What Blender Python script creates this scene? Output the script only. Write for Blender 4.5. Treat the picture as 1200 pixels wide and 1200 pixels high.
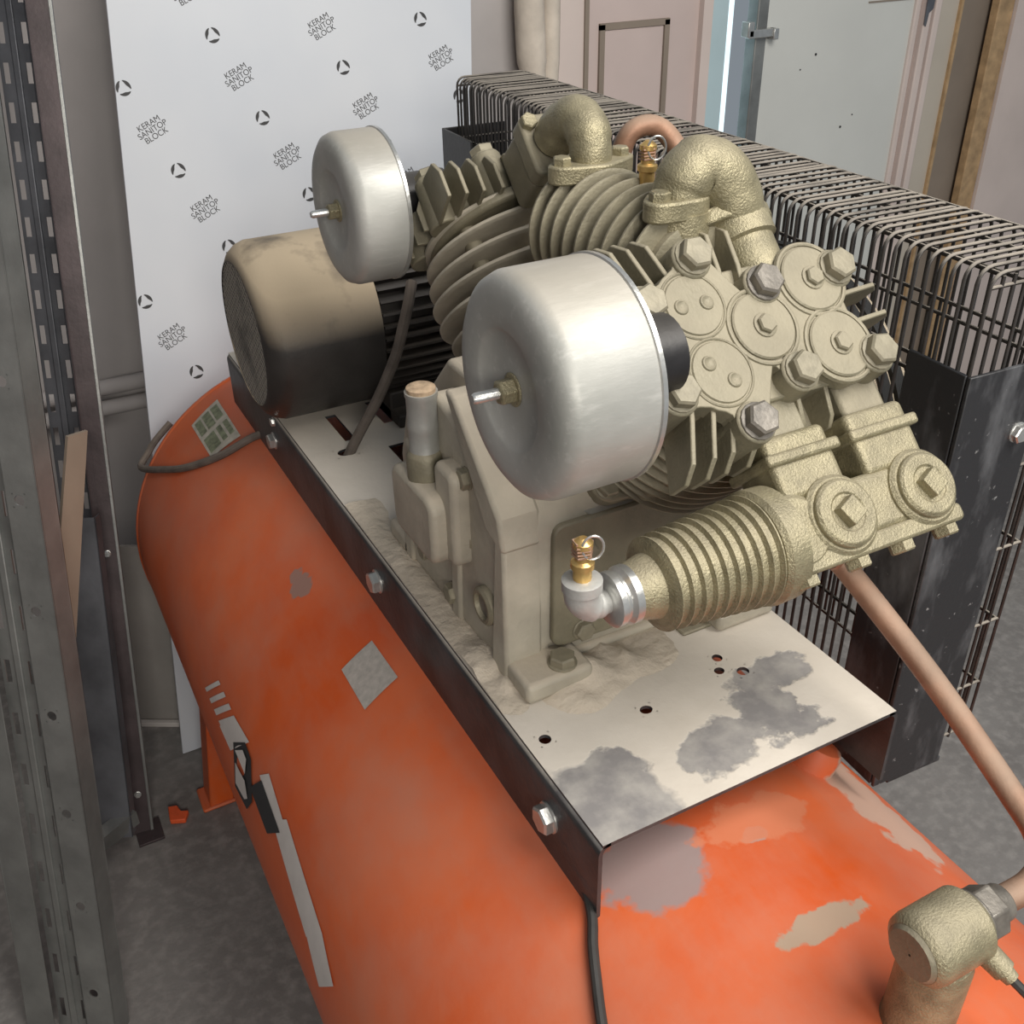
import bpy, bmesh, math, random
from mathutils import Vector, Matrix, noise
random.seed(7)
for o in list(bpy.data.objects): bpy.data.objects.remove(o)
sc = bpy.context.scene
COL = sc.collection
ZP = 0.95                      # height of the mounting plate above the floor; coordinates below count z from the plate
PI = math.pi
R2 = 2 ** -.5
def W(x, y, z): return Vector((x, y, z + ZP))

# ------------------------------------------------------------------ camera
def cam_matrix(yaw, pitch, roll, loc):
    cy, sy, cp, sp = math.cos(yaw), math.sin(yaw), math.cos(pitch), math.sin(pitch)
    f = Vector((sy * cp, cy * cp, -sp)); rt = Vector((cy, -sy, 0)); up = rt.cross(f)
    r = rt * math.cos(roll) + up * math.sin(roll); u = -rt * math.sin(roll) + up * math.cos(roll)
    m = Matrix((r, u, -f)).transposed().to_4x4(); m.translation = loc
    return m
cd = bpy.data.cameras.new('camera'); cam = bpy.data.objects.new('camera', cd); COL.objects.link(cam)
cam.matrix_world = cam_matrix(.478073, .558012, -.021747, W(-.319278, -.472414, .684133))
cd.sensor_width = 36; cd.lens = 1190.126 / 1200 * 36; cd.clip_start = .02
sc.camera = cam

# ------------------------------------------------------------------ light
wd = bpy.data.worlds.new('world'); sc.world = wd; wd.use_nodes = True
bg = wd.node_tree.nodes['Background']; bg.inputs[0].default_value = (.80, .90, 1, 1); bg.inputs[1].default_value = .27
def area(name, loc, target, size, power, col, shape='RECTANGLE', size_y=None):
    l = bpy.data.lights.new(name, 'AREA'); l.energy = power; l.color = col; l.shape = shape; l.size = size; l.size_y = size_y or size
    o = bpy.data.objects.new(name, l); COL.objects.link(o); o.location = loc
    o.rotation_euler = (Vector(target) - Vector(loc)).to_track_quat('-Z', 'Y').to_euler()
    return o
area('window_light', W(-.65, -2.45, 1.25), W(.2, .4, .1), .9, 44, (1, .945, .86))
area('ceiling_light', W(.70, -.85, 1.9), W(.35, .25, 0), 1.3, 60, (1, .955, .89))
sc.view_settings.view_transform = 'Standard'; sc.view_settings.look = 'None'
sc.view_settings.exposure = 0.0; sc.view_settings.gamma = 1; sc.view_settings.use_curve_mapping = False

# ------------------------------------------------------------------ materials
MATS = {}
def nodes(name):
    m = bpy.data.materials.new(name); m.use_nodes = True; MATS[name] = m
    nt = m.node_tree; return m, nt, nt.nodes['Principled BSDF']
def N(nt, typ, **kw):
    n = nt.nodes.new(typ)
    for k, v in kw.items():
        if k.startswith('i_'):
            key = k[2:]; n.inputs[int(key) if key.isdigit() else key].default_value = v
        else: setattr(n, k, v)
    return n
def tex_noise(nt, scale, detail=4, rough=.55, stretch=None):
    tc = N(nt, 'ShaderNodeNewGeometry')
    out = tc.outputs['Position']
    if stretch:
        mp = N(nt, 'ShaderNodeMapping'); mp.inputs['Scale'].default_value = stretch
        nt.links.new(out, mp.inputs[0]); out = mp.outputs[0]
    n = N(nt, 'ShaderNodeTexNoise', i_Scale=scale, i_Detail=detail, i_Roughness=rough)
    nt.links.new(out, n.inputs['Vector']); return n.outputs['Fac']
def ramp(nt, src, p0, p1, c0=(0, 0, 0, 1), c1=(1, 1, 1, 1)):
    r = N(nt, 'ShaderNodeValToRGB'); e = r.color_ramp.elements
    e[0].position = p0; e[1].position = p1; e[0].color = c0; e[1].color = c1
    nt.links.new(src, r.inputs[0]); return r.outputs[0]
def mixc(nt, fac, a, b, mode='MIX'):
    m = N(nt, 'ShaderNodeMix', data_type='RGBA', blend_type=mode)
    for sock, v in ((m.inputs[0], fac), (m.inputs[6], a), (m.inputs[7], b)):
        if hasattr(v, 'links'): nt.links.new(v, sock)
        else: sock.default_value = v if not isinstance(v, tuple) else (*v[:3], 1)
    return m.outputs[2]
def math_n(nt, op, a, b=0.0, clamp=False):
    m = N(nt, 'ShaderNodeMath', operation=op); m.use_clamp = clamp
    for i, v in enumerate((a, b)):
        if hasattr(v, 'links'): nt.links.new(v, m.inputs[i])
        else: m.inputs[i].default_value = v
    return m.outputs[0]
def bump(nt, bs, src, strength, dist=.002):
    b = N(nt, 'ShaderNodeBump', i_Strength=strength, i_Distance=dist)
    nt.links.new(src, b.inputs['Height']); nt.links.new(b.outputs[0], bs.inputs['Normal'])
def up_mask(nt, lo, hi):
    g = N(nt, 'ShaderNodeNewGeometry'); s = N(nt, 'ShaderNodeSeparateXYZ')
    nt.links.new(g.outputs['Normal'], s.inputs[0])
    return ramp(nt, s.outputs[2], lo, hi)
def blob(nt, p, r, wob=.5, sc_=30, stretch=(1, 1, 1)):
    """mask of a stain with a ragged edge round the world point p"""
    g = N(nt, 'ShaderNodeNewGeometry')
    v = N(nt, 'ShaderNodeVectorMath', operation='SUBTRACT'); nt.links.new(g.outputs['Position'], v.inputs[0]); v.inputs[1].default_value = p
    v2 = N(nt, 'ShaderNodeVectorMath', operation='MULTIPLY'); nt.links.new(v.outputs[0], v2.inputs[0]); v2.inputs[1].default_value = stretch
    l = N(nt, 'ShaderNodeVectorMath', operation='LENGTH'); nt.links.new(v2.outputs[0], l.inputs[0])
    d = math_n(nt, 'DIVIDE', l.outputs['Value'], r)
    n = tex_noise(nt, sc_, 4)
    d = math_n(nt, 'ADD', d, math_n(nt, 'MULTIPLY', math_n(nt, 'SUBTRACT', n, .5), wob * 3))
    return ramp(nt, d, .85, 1.05, (1, 1, 1, 1), (0, 0, 0, 1))
DUST = (.50, .43, .33)
def simple(name, col, rough=.5, metal=0, var=.25, scale=25, bmp=0, bscale=200, dust=0, dcol=DUST, dlo=.3, dhi=.9, spec=.5):
    m, nt, bs = nodes(name)
    n = tex_noise(nt, scale, 5)
    c = mixc(nt, ramp(nt, n, .3, .7), tuple(v * (1 - var) for v in col), tuple(min(1, v * (1 + var)) for v in col))
    if dust:
        msk = math_n(nt, 'MULTIPLY', up_mask(nt, dlo, dhi), ramp(nt, tex_noise(nt, 14, 5), .2, .5))
        msk = math_n(nt, 'MULTIPLY', msk, dust, True)
        c = mixc(nt, msk, c, dcol)
        mr = N(nt, 'ShaderNodeMix', data_type='FLOAT'); nt.links.new(msk, mr.inputs[0]); mr.inputs[2].default_value = rough; mr.inputs[3].default_value = .95
        nt.links.new(mr.outputs[0], bs.inputs['Roughness'])
        mm = math_n(nt, 'MULTIPLY', math_n(nt, 'SUBTRACT', 1.0, msk), metal); nt.links.new(mm, bs.inputs['Metallic'])
    else:
        bs.inputs['Roughness'].default_value = rough; bs.inputs['Metallic'].default_value = metal
    bs.inputs['Specular IOR Level'].default_value = spec
    nt.links.new(c, bs.inputs['Base Color'])
    if bmp: bump(nt, bs, tex_noise(nt, bscale, 3), bmp)
    return m
simple('casting', (.225, .203, .142), .47, .25, .22, 18, .3, 260, .5, (.38, .335, .25))
simple('casting_gold', (.285, .253, .160), .38, .45, .25, 60, .55, 520, .35, (.40, .35, .265), .4, 1)
simple('casting_dusty_lit', (.40, .365, .295), .6, .1, .2, 16, .4, 130, .85, (.50, .435, .345))  # dusty crankcase; its paleness also stands for light on the rear cylinder
simple('aluminium', (.40, .40, .375), .45, .42, .2, 14, .12, 300, .5, (.47, .42, .34), .55, .98)
m, nt, bs = nodes('drum_aluminium')
c = mixc(nt, ramp(nt, tex_noise(nt, 9, 5), .3, .7), (.32, .325, .30), (.46, .455, .43))
c = mixc(nt, math_n(nt, 'MULTIPLY', ramp(nt, tex_noise(nt, 120, 4, .7, (.25, 1, 1)), .55, .75), .35), c, (.62, .61, .58))
um_ = math_n(nt, 'MULTIPLY', up_mask(nt, .6, .98), .55)
c = mixc(nt, um_, c, (.50, .44, .35))
nt.links.new(c, bs.inputs['Base Color']); bs.inputs['Metallic'].default_value = .25
rr = N(nt, 'ShaderNodeMapRange', i_1=.3, i_2=.7, i_3=.36, i_4=.56); nt.links.new(tex_noise(nt, 12, 5), rr.inputs[0]); nt.links.new(rr.outputs[0], bs.inputs['Roughness'])
bump(nt, bs, tex_noise(nt, 160, 4, .6, (.3, 1, 1)), .12)
simple('bolt_steel', (.24, .215, .155), .5, .2, .2, 60, .2, 200)
simple('zinc_matt', (.45, .45, .43), .5, .35, .12, 60, .15, 250)
simple('zinc', (.58, .58, .56), .32, .8, .12, 60, .15, 250)
simple('dark_bolt', (.16, .145, .125), .4, .3, .4, 60, .2, 200)
simple('brass', (.72, .48, .18), .35, .8, .15, 60, .2, 200)
simple('copper', (.30, .165, .105), .5, .35, .35, 22, .2, 150, .6, (.38, .29, .22), .2, .9)
simple('motor_paint', (.030, .027, .025), .45, .1, .3, 14, .15, 200, 1.0, (.48, .39, .275), .1, .6)
simple('motor_fin', (.035, .030, .027), .6, .1, .3, 14, .1, 200, .12, (.30, .25, .19), .5, 1)
simple('black_paint_shade', (.018, .017, .018), .42, .1, .4, 20, .15, 120, .15, (.3, .27, .23), .5, 1)  # black guard angle; also the shade coloured onto the filter necks
m, nt, bs = nodes('bracket_paint')
c = mixc(nt, ramp(nt, tex_noise(nt, 16, 5, .6, (1, 1, .35)), .50, .78), (.022, .022, .024), (.16, .165, .175))
c = mixc(nt, ramp(nt, tex_noise(nt, 90, 3), .68, .76), c, (.30, .30, .30))
nt.links.new(c, bs.inputs['Base Color']); bs.inputs['Roughness'].default_value = .45; bump(nt, bs, tex_noise(nt, 120, 3), .15)
simple('wire', (.05, .045, .042), .45, .4, .3, 40, 0, 100, .85, (.36, .32, .27), .35, .9)
simple('rubber', (.03, .028, .026), .6, 0, .3, 40)
simple('cable_dusty', (.12, .10, .085), .7, 0, .3, 40, 0, 100, .6, (.25, .2, .16))
simple('galvanised', (.28, .285, .275), .40, .65, .22, 12, .15, 120)
simple('galvanised_dark', (.15, .155, .17), .42, .5, .35, 9, .15, 120)
simple('purple_steel', (.070, .052, .054), .5, .2, .3, 16, .2, 120)
simple('beige_board', (.30, .235, .18), .8, 0, .08, 12)
simple('grey_panel', (.30, .28, .26), .8, 0, .12, 8)
simple('wood', (.42, .28, .15), .7, 0, .25, 30, .3, 90)
simple('door_paint', (.60, .61, .58), .5, 0, .04, 4, .05, 60)
simple('door_old', (.56, .46, .43), .6, 0, .06, 4, .08, 60)
simple('jamb_blue', (.45, .58, .62), .5, 0, .05, 5)
simple('wall_pink', (.62, .53, .49), .85, 0, .06, 5, .1, 60)
simple('wall_beige', (.50, .45, .38), .85, 0, .06, 5, .1, 60)
simple('wall_brown', (.25, .205, .165), .85, 0, .1, 5, .1, 60)
simple('wall_grey', (.46, .43, .42), .9, 0, .10, 3, .15, 50)
simple('wall_left', (.25, .235, .235), .9, 0, .15, 3, .15, 50)
simple('lagging', (.60, .53, .45), .9, 0, .12, 20, .6, 40)
simple('ink', (.03, .03, .032), .6, 0, 0)
simple('ink_grey', (.12, .12, .125), .6, 0, 0)
simple('white_vinyl', (.62, .58, .55), .55, 0, .06, 30)
simple('sticker', (.52, .48, .40), .6, 0, .2, 60)
simple('worn_sticker', (.46, .42, .38), .6, .1, .15, 120)
simple('sticker_print', (.22, .24, .15), .6, 0, .5, 90)
simple('dust', (.56, .49, .40), 1, 0, .12, 30, 1, 120, spec=.1)
simple('cork', (.45, .33, .22), .9, 0, .3, 120, .6, 200)
simple('belt', (.02, .02, .02), .7)
simple('flywheel_paint', (.55, .46, .34), .6, .1, .1, 10)
simple('orange_scrap', (.80, .12, .035), .5)
m, nt, bs = nodes('daylight'); e = bs.inputs['Emission Color']; e.default_value = (.72, .93, 1, 1); bs.inputs['Emission Strength'].default_value = .95
bs.inputs['Base Color'].default_value = (.6, .7, .75, 1)

# floor: dusty grey screed
m, nt, bs = nodes('concrete')
c = mixc(nt, ramp(nt, tex_noise(nt, 3, 6), .3, .7), (.155, .145, .138), (.235, .225, .215))
c = mixc(nt, ramp(nt, tex_noise(nt, 40, 4), .45, .8), c, (.30, .285, .27))
nt.links.new(c, bs.inputs['Base Color']); bs.inputs['Roughness'].default_value = .8; bump(nt, bs, tex_noise(nt, 60, 5), .4, .004)

# white board with a soft satin film
m, nt, bs = nodes('white_board')
c = mixc(nt, ramp(nt, tex_noise(nt, 2.5, 3), .35, .7), (.56, .59, .64), (.64, .66, .69))
nt.links.new(c, bs.inputs['Base Color']); bs.inputs['Roughness'].default_value = .38; bs.inputs['Specular IOR Level'].default_value = .4

# tank: orange enamel, rubbed and dusty
m, nt, bs = nodes('orange_enamel')
c = mixc(nt, ramp(nt, tex_noise(nt, 5, 5), .3, .7), (.60, .085, .013), (.74, .125, .018))
dm = math_n(nt, 'MULTIPLY', up_mask(nt, -.9, .4), ramp(nt, tex_noise(nt, 4.5, 6, .62), .36, .68))
c = mixc(nt, math_n(nt, 'MULTIPLY', dm, .5), c, (.48, .24, .165))
sl = math_n(nt, 'MULTIPLY', ramp(nt, tex_noise(nt, 7, 6, .65, (2.2, .6, 1)), .45, .74), .42)
c = mixc(nt, sl, c, (.50, .20, .125))
for p, r, w_, s_, st, col in (((.065, .012, -.072), .052, .35, 26, (1, 1, 1), (.27, .25, .25)),
                              ((.165, -.01, -.065), .016, .5, 60, (1, 1.6, 1), (.36, .30, .27)),
                              ((.185, .005, -.07), .03, .5, 40, (.45, 1, 1), (.62, .20, .10)),
                              ((.155, -.11, -.067), .02, .4, 60, (.4, 1.4, 1), (.36, .31, .23)),
                              ((.33, .03, -.14), .05, .5, 30, (1, .4, 1), (.50, .36, .28)),
                              ((-.06, .66, -.13), .02, .6, 50, (1, .7, 1), (.28, .19, .16))):
    c = mixc(nt, math_n(nt, 'MULTIPLY', blob(nt, (p[0], p[1], p[2] + ZP), r, w_, s_, st), .85), c, col)
nt.links.new(c, bs.inputs['Base Color'])
r_ = N(nt, 'ShaderNodeMapRange', i_1=0.0, i_2=1.0, i_3=.36, i_4=.75); nt.links.new(dm, r_.inputs[0]); nt.links.new(r_.outputs[0], bs.inputs['Roughness'])
bump(nt, bs, tex_noise(nt, 180, 3), .06)

# mounting plate: black paint under a blanket of beige dust, wiped bare near the open end
m, nt, bs = nodes('plate_paint')
base = mixc(nt, ramp(nt, tex_noise(nt, 12, 5), .3, .75), (.020, .019, .020), (.075, .075, .078))
um = up_mask(nt, .45, .8)
n1 = tex_noise(nt, 9, 6, .55)
dm = ramp(nt, n1, .30, .36)
wip = None
for p, r, w_, s_, st in (((.02, .02, 0), .075, .30, 22, (1, 1.0, 1)), ((.16, .045, 0), .05, .6, 26, (1.1, 1.5, 1)), ((.235, .055, 0), .034, .7, 30, (.9, .8, 1)),
                         ((.06, .065, 0), .03, .5, 30, (1, 1, 1)), ((.265, .1, 0), .045, .6, 30, (1, 1.6, 1))):
    b = blob(nt, (p[0], p[1], p[2] + ZP), r, w_, s_, st)
    wip = b if wip is None else math_n(nt, 'MAXIMUM', wip, b)
grey = mixc(nt, ramp(nt, tex_noise(nt, 35, 5), .4, .7), (.22, .21, .21), (.38, .36, .335))
dcol = mixc(nt, ramp(nt, tex_noise(nt, 6, 5), .3, .7), (.56, .505, .43), (.68, .625, .55))
top = mixc(nt, math_n(nt, 'MULTIPLY', wip, .95), dcol, grey)
c = mixc(nt, um, base, top)
nt.links.new(c, bs.inputs['Base Color'])
r_ = N(nt, 'ShaderNodeMapRange', i_1=0.0, i_2=1.0, i_3=.42, i_4=.95); nt.links.new(um, r_.inputs[0]); nt.links.new(r_.outputs[0], bs.inputs['Roughness'])
bump(nt, bs, math_n(nt, 'ADD', math_n(nt, 'MULTIPLY', wip, -1.0), tex_noise(nt, 70, 4)), .35, .002)

# ------------------------------------------------------------------ mesh helpers
class Fr:
    """local frame: origin and three axes"""
    def __init__(s, o, u, v, n): s.o, s.u, s.v, s.n = Vector(o), Vector(u).normalized(), Vector(v).normalized(), Vector(n).normalized()
    def p(s, a, b, c=0.0): return s.o + s.u * a + s.v * b + s.n * c
    def at(s, a, b, c=0.0): return Fr(s.p(a, b, c), s.u, s.v, s.n)
    def m(s):
        m = Matrix((s.u, s.v, s.n)).transposed().to_4x4(); m.translation = s.o + Vector((0, 0, ZP)); return m
def fr_axis(o, n, hint=(0, 0, 1)):
    n = Vector(n).normalized(); h = Vector(hint)
    if abs(n.dot(h.normalized())) > .95: h = Vector((1, 0, 0))
    u = h.cross(n).normalized(); v = n.cross(u); return Fr(o, u, v, n)
LOC = Fr((0, 0, -ZP), (1, 0, 0), (0, 1, 0), (0, 0, 1))       # frame for meshes built at the world origin
WF = Fr((0, 0, 0), (1, 0, 0), (0, 1, 0), (0, 0, 1))
class MB:
    def __init__(s): s.v = []; s.f = []
    def add(s, vs, fs):
        b = len(s.v); s.v += [Vector(v) for v in vs]; s.f += [tuple(i + b for i in f) for f in fs]; return s
    def box(s, x0, x1, y0, y1, z0, z1, F=None):
        F = F or WF
        vs = [F.p(a, b, c) for c in (z0, z1) for a, b in ((x0, y0), (x1, y0), (x1, y1), (x0, y1))]
        return s.add(vs, [(3, 2, 1, 0), (4, 5, 6, 7), (0, 1, 5, 4), (1, 2, 6, 5), (2, 3, 7, 6), (3, 0, 4, 7)])
    def prism(s, F, pts, n0, n1, top=1.0, shift=(0, 0)):
        k = len(pts); cx = sum(p[0] for p in pts) / k; cy = sum(p[1] for p in pts) / k
        vs = [F.p(a, b, n0) for a, b in pts] + [F.p(cx + (a - cx) * top + shift[0], cy + (b - cy) * top + shift[1], n1) for a, b in pts]
        return s.add(vs, [tuple(range(k))[::-1], tuple(range(k, 2 * k))] + [(i, (i + 1) % k, k + (i + 1) % k, k + i) for i in range(k)])
    def lathe(s, F, prof, seg=32, caps=True, a0=0, a1=2 * PI, su=1, sv=1):
        full = abs(a1 - a0 - 2 * PI) < 1e-6; ns = seg if full else seg + 1
        vs = []
        for r, h in prof:
            for i in range(ns):
                a = a0 + (a1 - a0) * i / seg; vs.append(F.p(r * su * math.cos(a), r * sv * math.sin(a), h))
        fs = []
        for j in range(len(prof) - 1):
            for i in range(seg):
                a, b = i, (i + 1) % ns
                fs.append((j * ns + a, j * ns + b, (j + 1) * ns + b, (j + 1) * ns + a))
        if caps and full:
            fs.append(tuple(range(ns))[::-1]); fs.append(tuple(range((len(prof) - 1) * ns, len(prof) * ns)))
        return s.add(vs, fs)
    def cyl(s, p0, p1, r0, r1=None, seg=20):
        p0, p1 = Vector(p0), Vector(p1); F = fr_axis(p0, p1 - p0)
        return s.lathe(F, [(r0, 0), (r1 if r1 is not None else r0, (p1 - p0).length)], seg)
    def tube(s, pts, r, seg=10, sm=0):
        P = [Vector(p) for p in pts]
        if sm: P = smooth(P, sm)
        rs = r if isinstance(r, list) else [r] * len(P)
        if len(rs) != len(P): rs = [rs[min(len(rs) - 1, int(round(i * (len(rs) - 1) / (len(P) - 1))))] for i in range(len(P))]
        prev = None; vs = []
        for i, p in enumerate(P):
            t = (P[min(i + 1, len(P) - 1)] - P[max(i - 1, 0)]).normalized()
            if prev is None: u = fr_axis(p, t).u
            else: u = (prev - t * prev.dot(t)).normalized()
            prev = u; w = t.cross(u)
            vs += [p + (u * math.cos(2 * PI * k / seg) + w * math.sin(2 * PI * k / seg)) * rs[i] for k in range(seg)]
        fs = [tuple(range(seg))[::-1], tuple(range((len(P) - 1) * seg, len(P) * seg))]
        for j in range(len(P) - 1):
            for i in range(seg):
                fs.append((j * seg + i, j * seg + (i + 1) % seg, (j + 1) * seg + (i + 1) % seg, (j + 1) * seg + i))
        return s.add(vs, fs)
    def ball(s, c, r, seg=10, sc=(1, 1, 1), F=None):
        F = F or WF; c = Vector(c)
        G = Fr(c, F.u, F.v, F.n); vs = [G.p(0, 0, -r * sc[2])]; fs = []; k = max(4, seg // 2)
        for j in range(1, k):
            a = -PI / 2 + PI * j / k
            vs += [G.p(r * sc[0] * math.cos(a) * math.cos(2 * PI * i / seg), r * sc[1] * math.cos(a) * math.sin(2 * PI * i / seg), r * sc[2] * math.sin(a)) for i in range(seg)]
        vs.append(G.p(0, 0, r * sc[2]))
        for i in range(seg): fs.append((0, 1 + (i + 1) % seg, 1 + i)); 
        for j in range(k - 2):
            for i in range(seg): fs.append((1 + j * seg + i, 1 + j * seg + (i + 1) % seg, 1 + (j + 1) * seg + (i + 1) % seg, 1 + (j + 1) * seg + i))
        l = len(vs) - 1; b = 1 + (k - 2) * seg
        for i in range(seg): fs.append((b + i, b + (i + 1) % seg, l))
        return s.add(vs, fs)
    def sheet(s, F, w, h, holes, th, nx=None):
        """flat plate u 0..w, v 0..h, thickness th below n=0, with holes (u, v, ru, rv, sides); each hole sits alone in its row cell"""
        hs = sorted(holes, key=lambda q: q[1])
        us = sorted(set([0, w] + [q[0] + e * (q[2] * 1.35) for q in hs for e in (-1, 1)]))
        vsx = sorted(set([0, h] + [q[1] + e * (q[3] * 1.35) for q in hs for e in (-1, 1)]))
        fs = []; vs = []
        def vert(a, b): vs.append((a, b)); return len(vs) - 1
        cells = {}
        for i in range(len(us) - 1):
            for j in range(len(vsx) - 1):
                a0, a1, b0, b1 = us[i], us[i + 1], vsx[j], vsx[j + 1]
                inside = None
                for q in hs:
                    if a0 >= q[0] - q[2] * 1.351 and a1 <= q[0] + q[2] * 1.351 and b0 >= q[1] - q[3] * 1.351 and b1 <= q[1] + q[3] * 1.351: inside = q
                if inside is None:
                    fs.append([vert(a0, b0), vert(a1, b0), vert(a1, b1), vert(a0, b1)])
        for q in hs:
            sd = q[4]; k = 24 if sd > 4 else 4
            inner, outer = [], []
            for i in range(k):
                a = 2 * PI * (i + .5) / k if sd > 4 else PI / 4 + PI / 2 * i
                c, d = math.cos(a), math.sin(a); mx = max(abs(c), abs(d))
                outer.append(vert(q[0] + q[2] * 1.35 * c / mx, q[1] + q[3] * 1.35 * d / mx))
                inner.append(vert(q[0] + q[2] * (c if sd > 4 else c / mx), q[1] + q[3] * (d if sd > 4 else d / mx)))
            for i in range(k): fs.append([inner[i], outer[i], outer[(i + 1) % k], inner[(i + 1) % k]])
            wall = [(inner[i], inner[(i + 1) % k]) for i in range(k)]
            cells.setdefault('w', []).extend(wall)
        n = len(vs)
        V = [F.p(a, b, 0) for a, b in vs] + [F.p(a, b, -th) for a, b in vs]
        FF = [tuple(f) for f in fs] + [tuple(i + n for i in f[::-1]) for f in fs]
        for a, b in cells.get('w', []): FF.append((a, b, b + n, a + n))
        s.add(V, FF)
        c0 = len(s.v); s.add([F.p(a, b, c) for c in (0, -th) for a, b in ((0, 0), (w, 0), (w, h), (0, h))], [(i, (i + 1) % 4, 4 + (i + 1) % 4, 4 + i) for i in range(4)])
        return s
def smooth(P, k):
    out = []
    n = len(P)
    for i in range(n - 1):
        p0, p1, p2, p3 = P[max(i - 1, 0)], P[i], P[i + 1], P[min(i + 2, n - 1)]
        for j in range(k):
            t = j / k
            out.append(.5 * ((2 * p1) + (p2 - p0) * t + (2 * p0 - 5 * p1 + 4 * p2 - p3) * t * t + (3 * p1 - p0 - 3 * p2 + p3) * t ** 3))
    out.append(P[-1]); return out
WM = {}
def mesh(name, mb, ang=35, off=Vector((0, 0, 0))):
    me = bpy.data.meshes.new(name)
    me.from_pydata([(v + Vector((0, 0, ZP)) - off) for v in mb.v], [], mb.f)
    bm = bmesh.new(); bm.from_mesh(me)
    bmesh.ops.remove_doubles(bm, verts=bm.verts, dist=1e-6)
    bmesh.ops.recalc_face_normals(bm, faces=bm.faces); bm.to_mesh(me); bm.free()
    me.shade_smooth(); me.set_sharp_from_angle(angle=math.radians(ang))
    return me
def tag(o, label=None, cat=None, group=None, kind=None):
    for k, v in (('label', label), ('category', cat), ('group', group), ('kind', kind)):
        if v: o[k] = v
    return o
def thing(name, loc, label, cat, group=None):
    o = bpy.data.objects.new(name, None); COL.objects.link(o); o.empty_display_size = .05
    o.location = W(*loc); WM[o] = Matrix.Translation(W(*loc)); return tag(o, label, cat, group)
def obj(name, mb, mat, parent=None, bev=0, ang=35, kind=None, seg=2):
    if parent is None:
        lo = Vector((min(v[i] for v in mb.v) for i in range(3))); hi = Vector((max(v[i] for v in mb.v) for i in range(3)))
        M = Matrix.Translation(Vector(((lo.x + hi.x) / 2, (lo.y + hi.y) / 2, lo.z + ZP)))
        off = M.translation
        o = bpy.data.objects.new(name, mesh(name, mb, ang, off))
        COL.objects.link(o); o.location = off; WM[o] = M
    else:
        M = Matrix.Translation(WM[parent].translation)
        o = bpy.data.objects.new(name, mesh(name, mb, ang, M.translation)); COL.objects.link(o)
        o.parent = parent; o.matrix_basis = WM[parent].inverted() @ M; WM[o] = M
    o.data.materials.append(MATS[mat])
    if bev:
        b = o.modifiers.new('bevel', 'BEVEL'); b.width = bev; b.segments = seg; b.limit_method = 'ANGLE'; b.angle_limit = math.radians(40)
    if kind: o['kind'] = kind
    return o
def inst(name, me, parent, M, scale=1.0):
    o = bpy.data.objects.new(name, me); COL.objects.link(o)
    if not isinstance(scale, (tuple, list)): scale = (scale,) * 3
    M = M @ Matrix.Diagonal((*scale, 1))
    if parent:
        o.parent = parent; o.matrix_basis = WM[parent].inverted() @ M
    else: o.matrix_basis = M
    WM[o] = M; return o
def lmesh(name, mb, mat, ang=35):
    """mesh around the world origin, for placing with a matrix"""
    me = mesh(name, mb, ang); me.materials.append(MATS[mat]); return me
def ngon(r, k, a=0): return [(r * math.cos(2 * PI * i / k + a), r * math.sin(2 * PI * i / k + a)) for i in range(k)]
def rrect(x0, x1, y0, y1, r, k=5):
    pts = []
    for cx, cy, a in ((x1 - r, y1 - r, 0), (x0 + r, y1 - r, PI / 2), (x0 + r, y0 + r, PI), (x1 - r, y0 + r, 1.5 * PI)):
        pts += [(cx + r * math.cos(a + PI / 2 * i / k), cy + r * math.sin(a + PI / 2 * i / k)) for i in range(k + 1)]
    return pts
def bolt_mesh(name, mat, washer=True):
    b = MB()
    if washer: b.lathe(LOC, [(1.16, 0), (1.16, .12), (1.1, .16)], 16)
    b.prism(LOC, ngon(1.05, 6), .0, .72).prism(LOC, ngon(1.05, 6), .72, .86, .86)
    return lmesh(name, b, mat)
B_CAST = bolt_mesh('hex_bolt', 'bolt_steel'); B_ZINC = bolt_mesh('hex_bolt_zinc', 'zinc'); B_DARK = bolt_mesh('hex_bolt_dark', 'dark_bolt')
B_PLAIN = bolt_mesh('hex_head', 'casting_gold', False)
def bolt(parent, F, r=.012, me=None, name='bolt'):
    return inst(name, me or B_CAST, parent, F.m(), r)

# ------------------------------------------------------------------ setting
FZ = -ZP
def struct(name, mb, mat, **k): return obj(name, mb, mat, kind='structure', **k)
struct('floor', MB().box(-.95, 3.6, -1.6, 2.1, FZ - .08, FZ), 'concrete')
WY = 1.88
struct('wall_back', MB().box(-.95, 1.03, WY, WY + .15, FZ, 1.25), 'wall_grey')
struct('wall_pier', MB().box(1.03, 1.126, WY - .02, WY + .15, FZ, 1.25), 'wall_pink')
struct('wall_left', MB().box(-1.05, -.95, -1.6, WY, FZ, 1.25), 'wall_left')
# skirting ledge with two heating pipes low on the back wall
for i, z in enumerate((-.285, -.335)):
    b = MB().cyl((-.94, WY - .04, z), (.5, WY - .04, z), .018)
    tag(obj('heating_pipe', b, 'wall_grey'), 'grey horizontal heating pipe along the back wall, ' + ('upper' if i == 0 else 'lower') + ' of the two', 'pipe', 'heating pipes')
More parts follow.
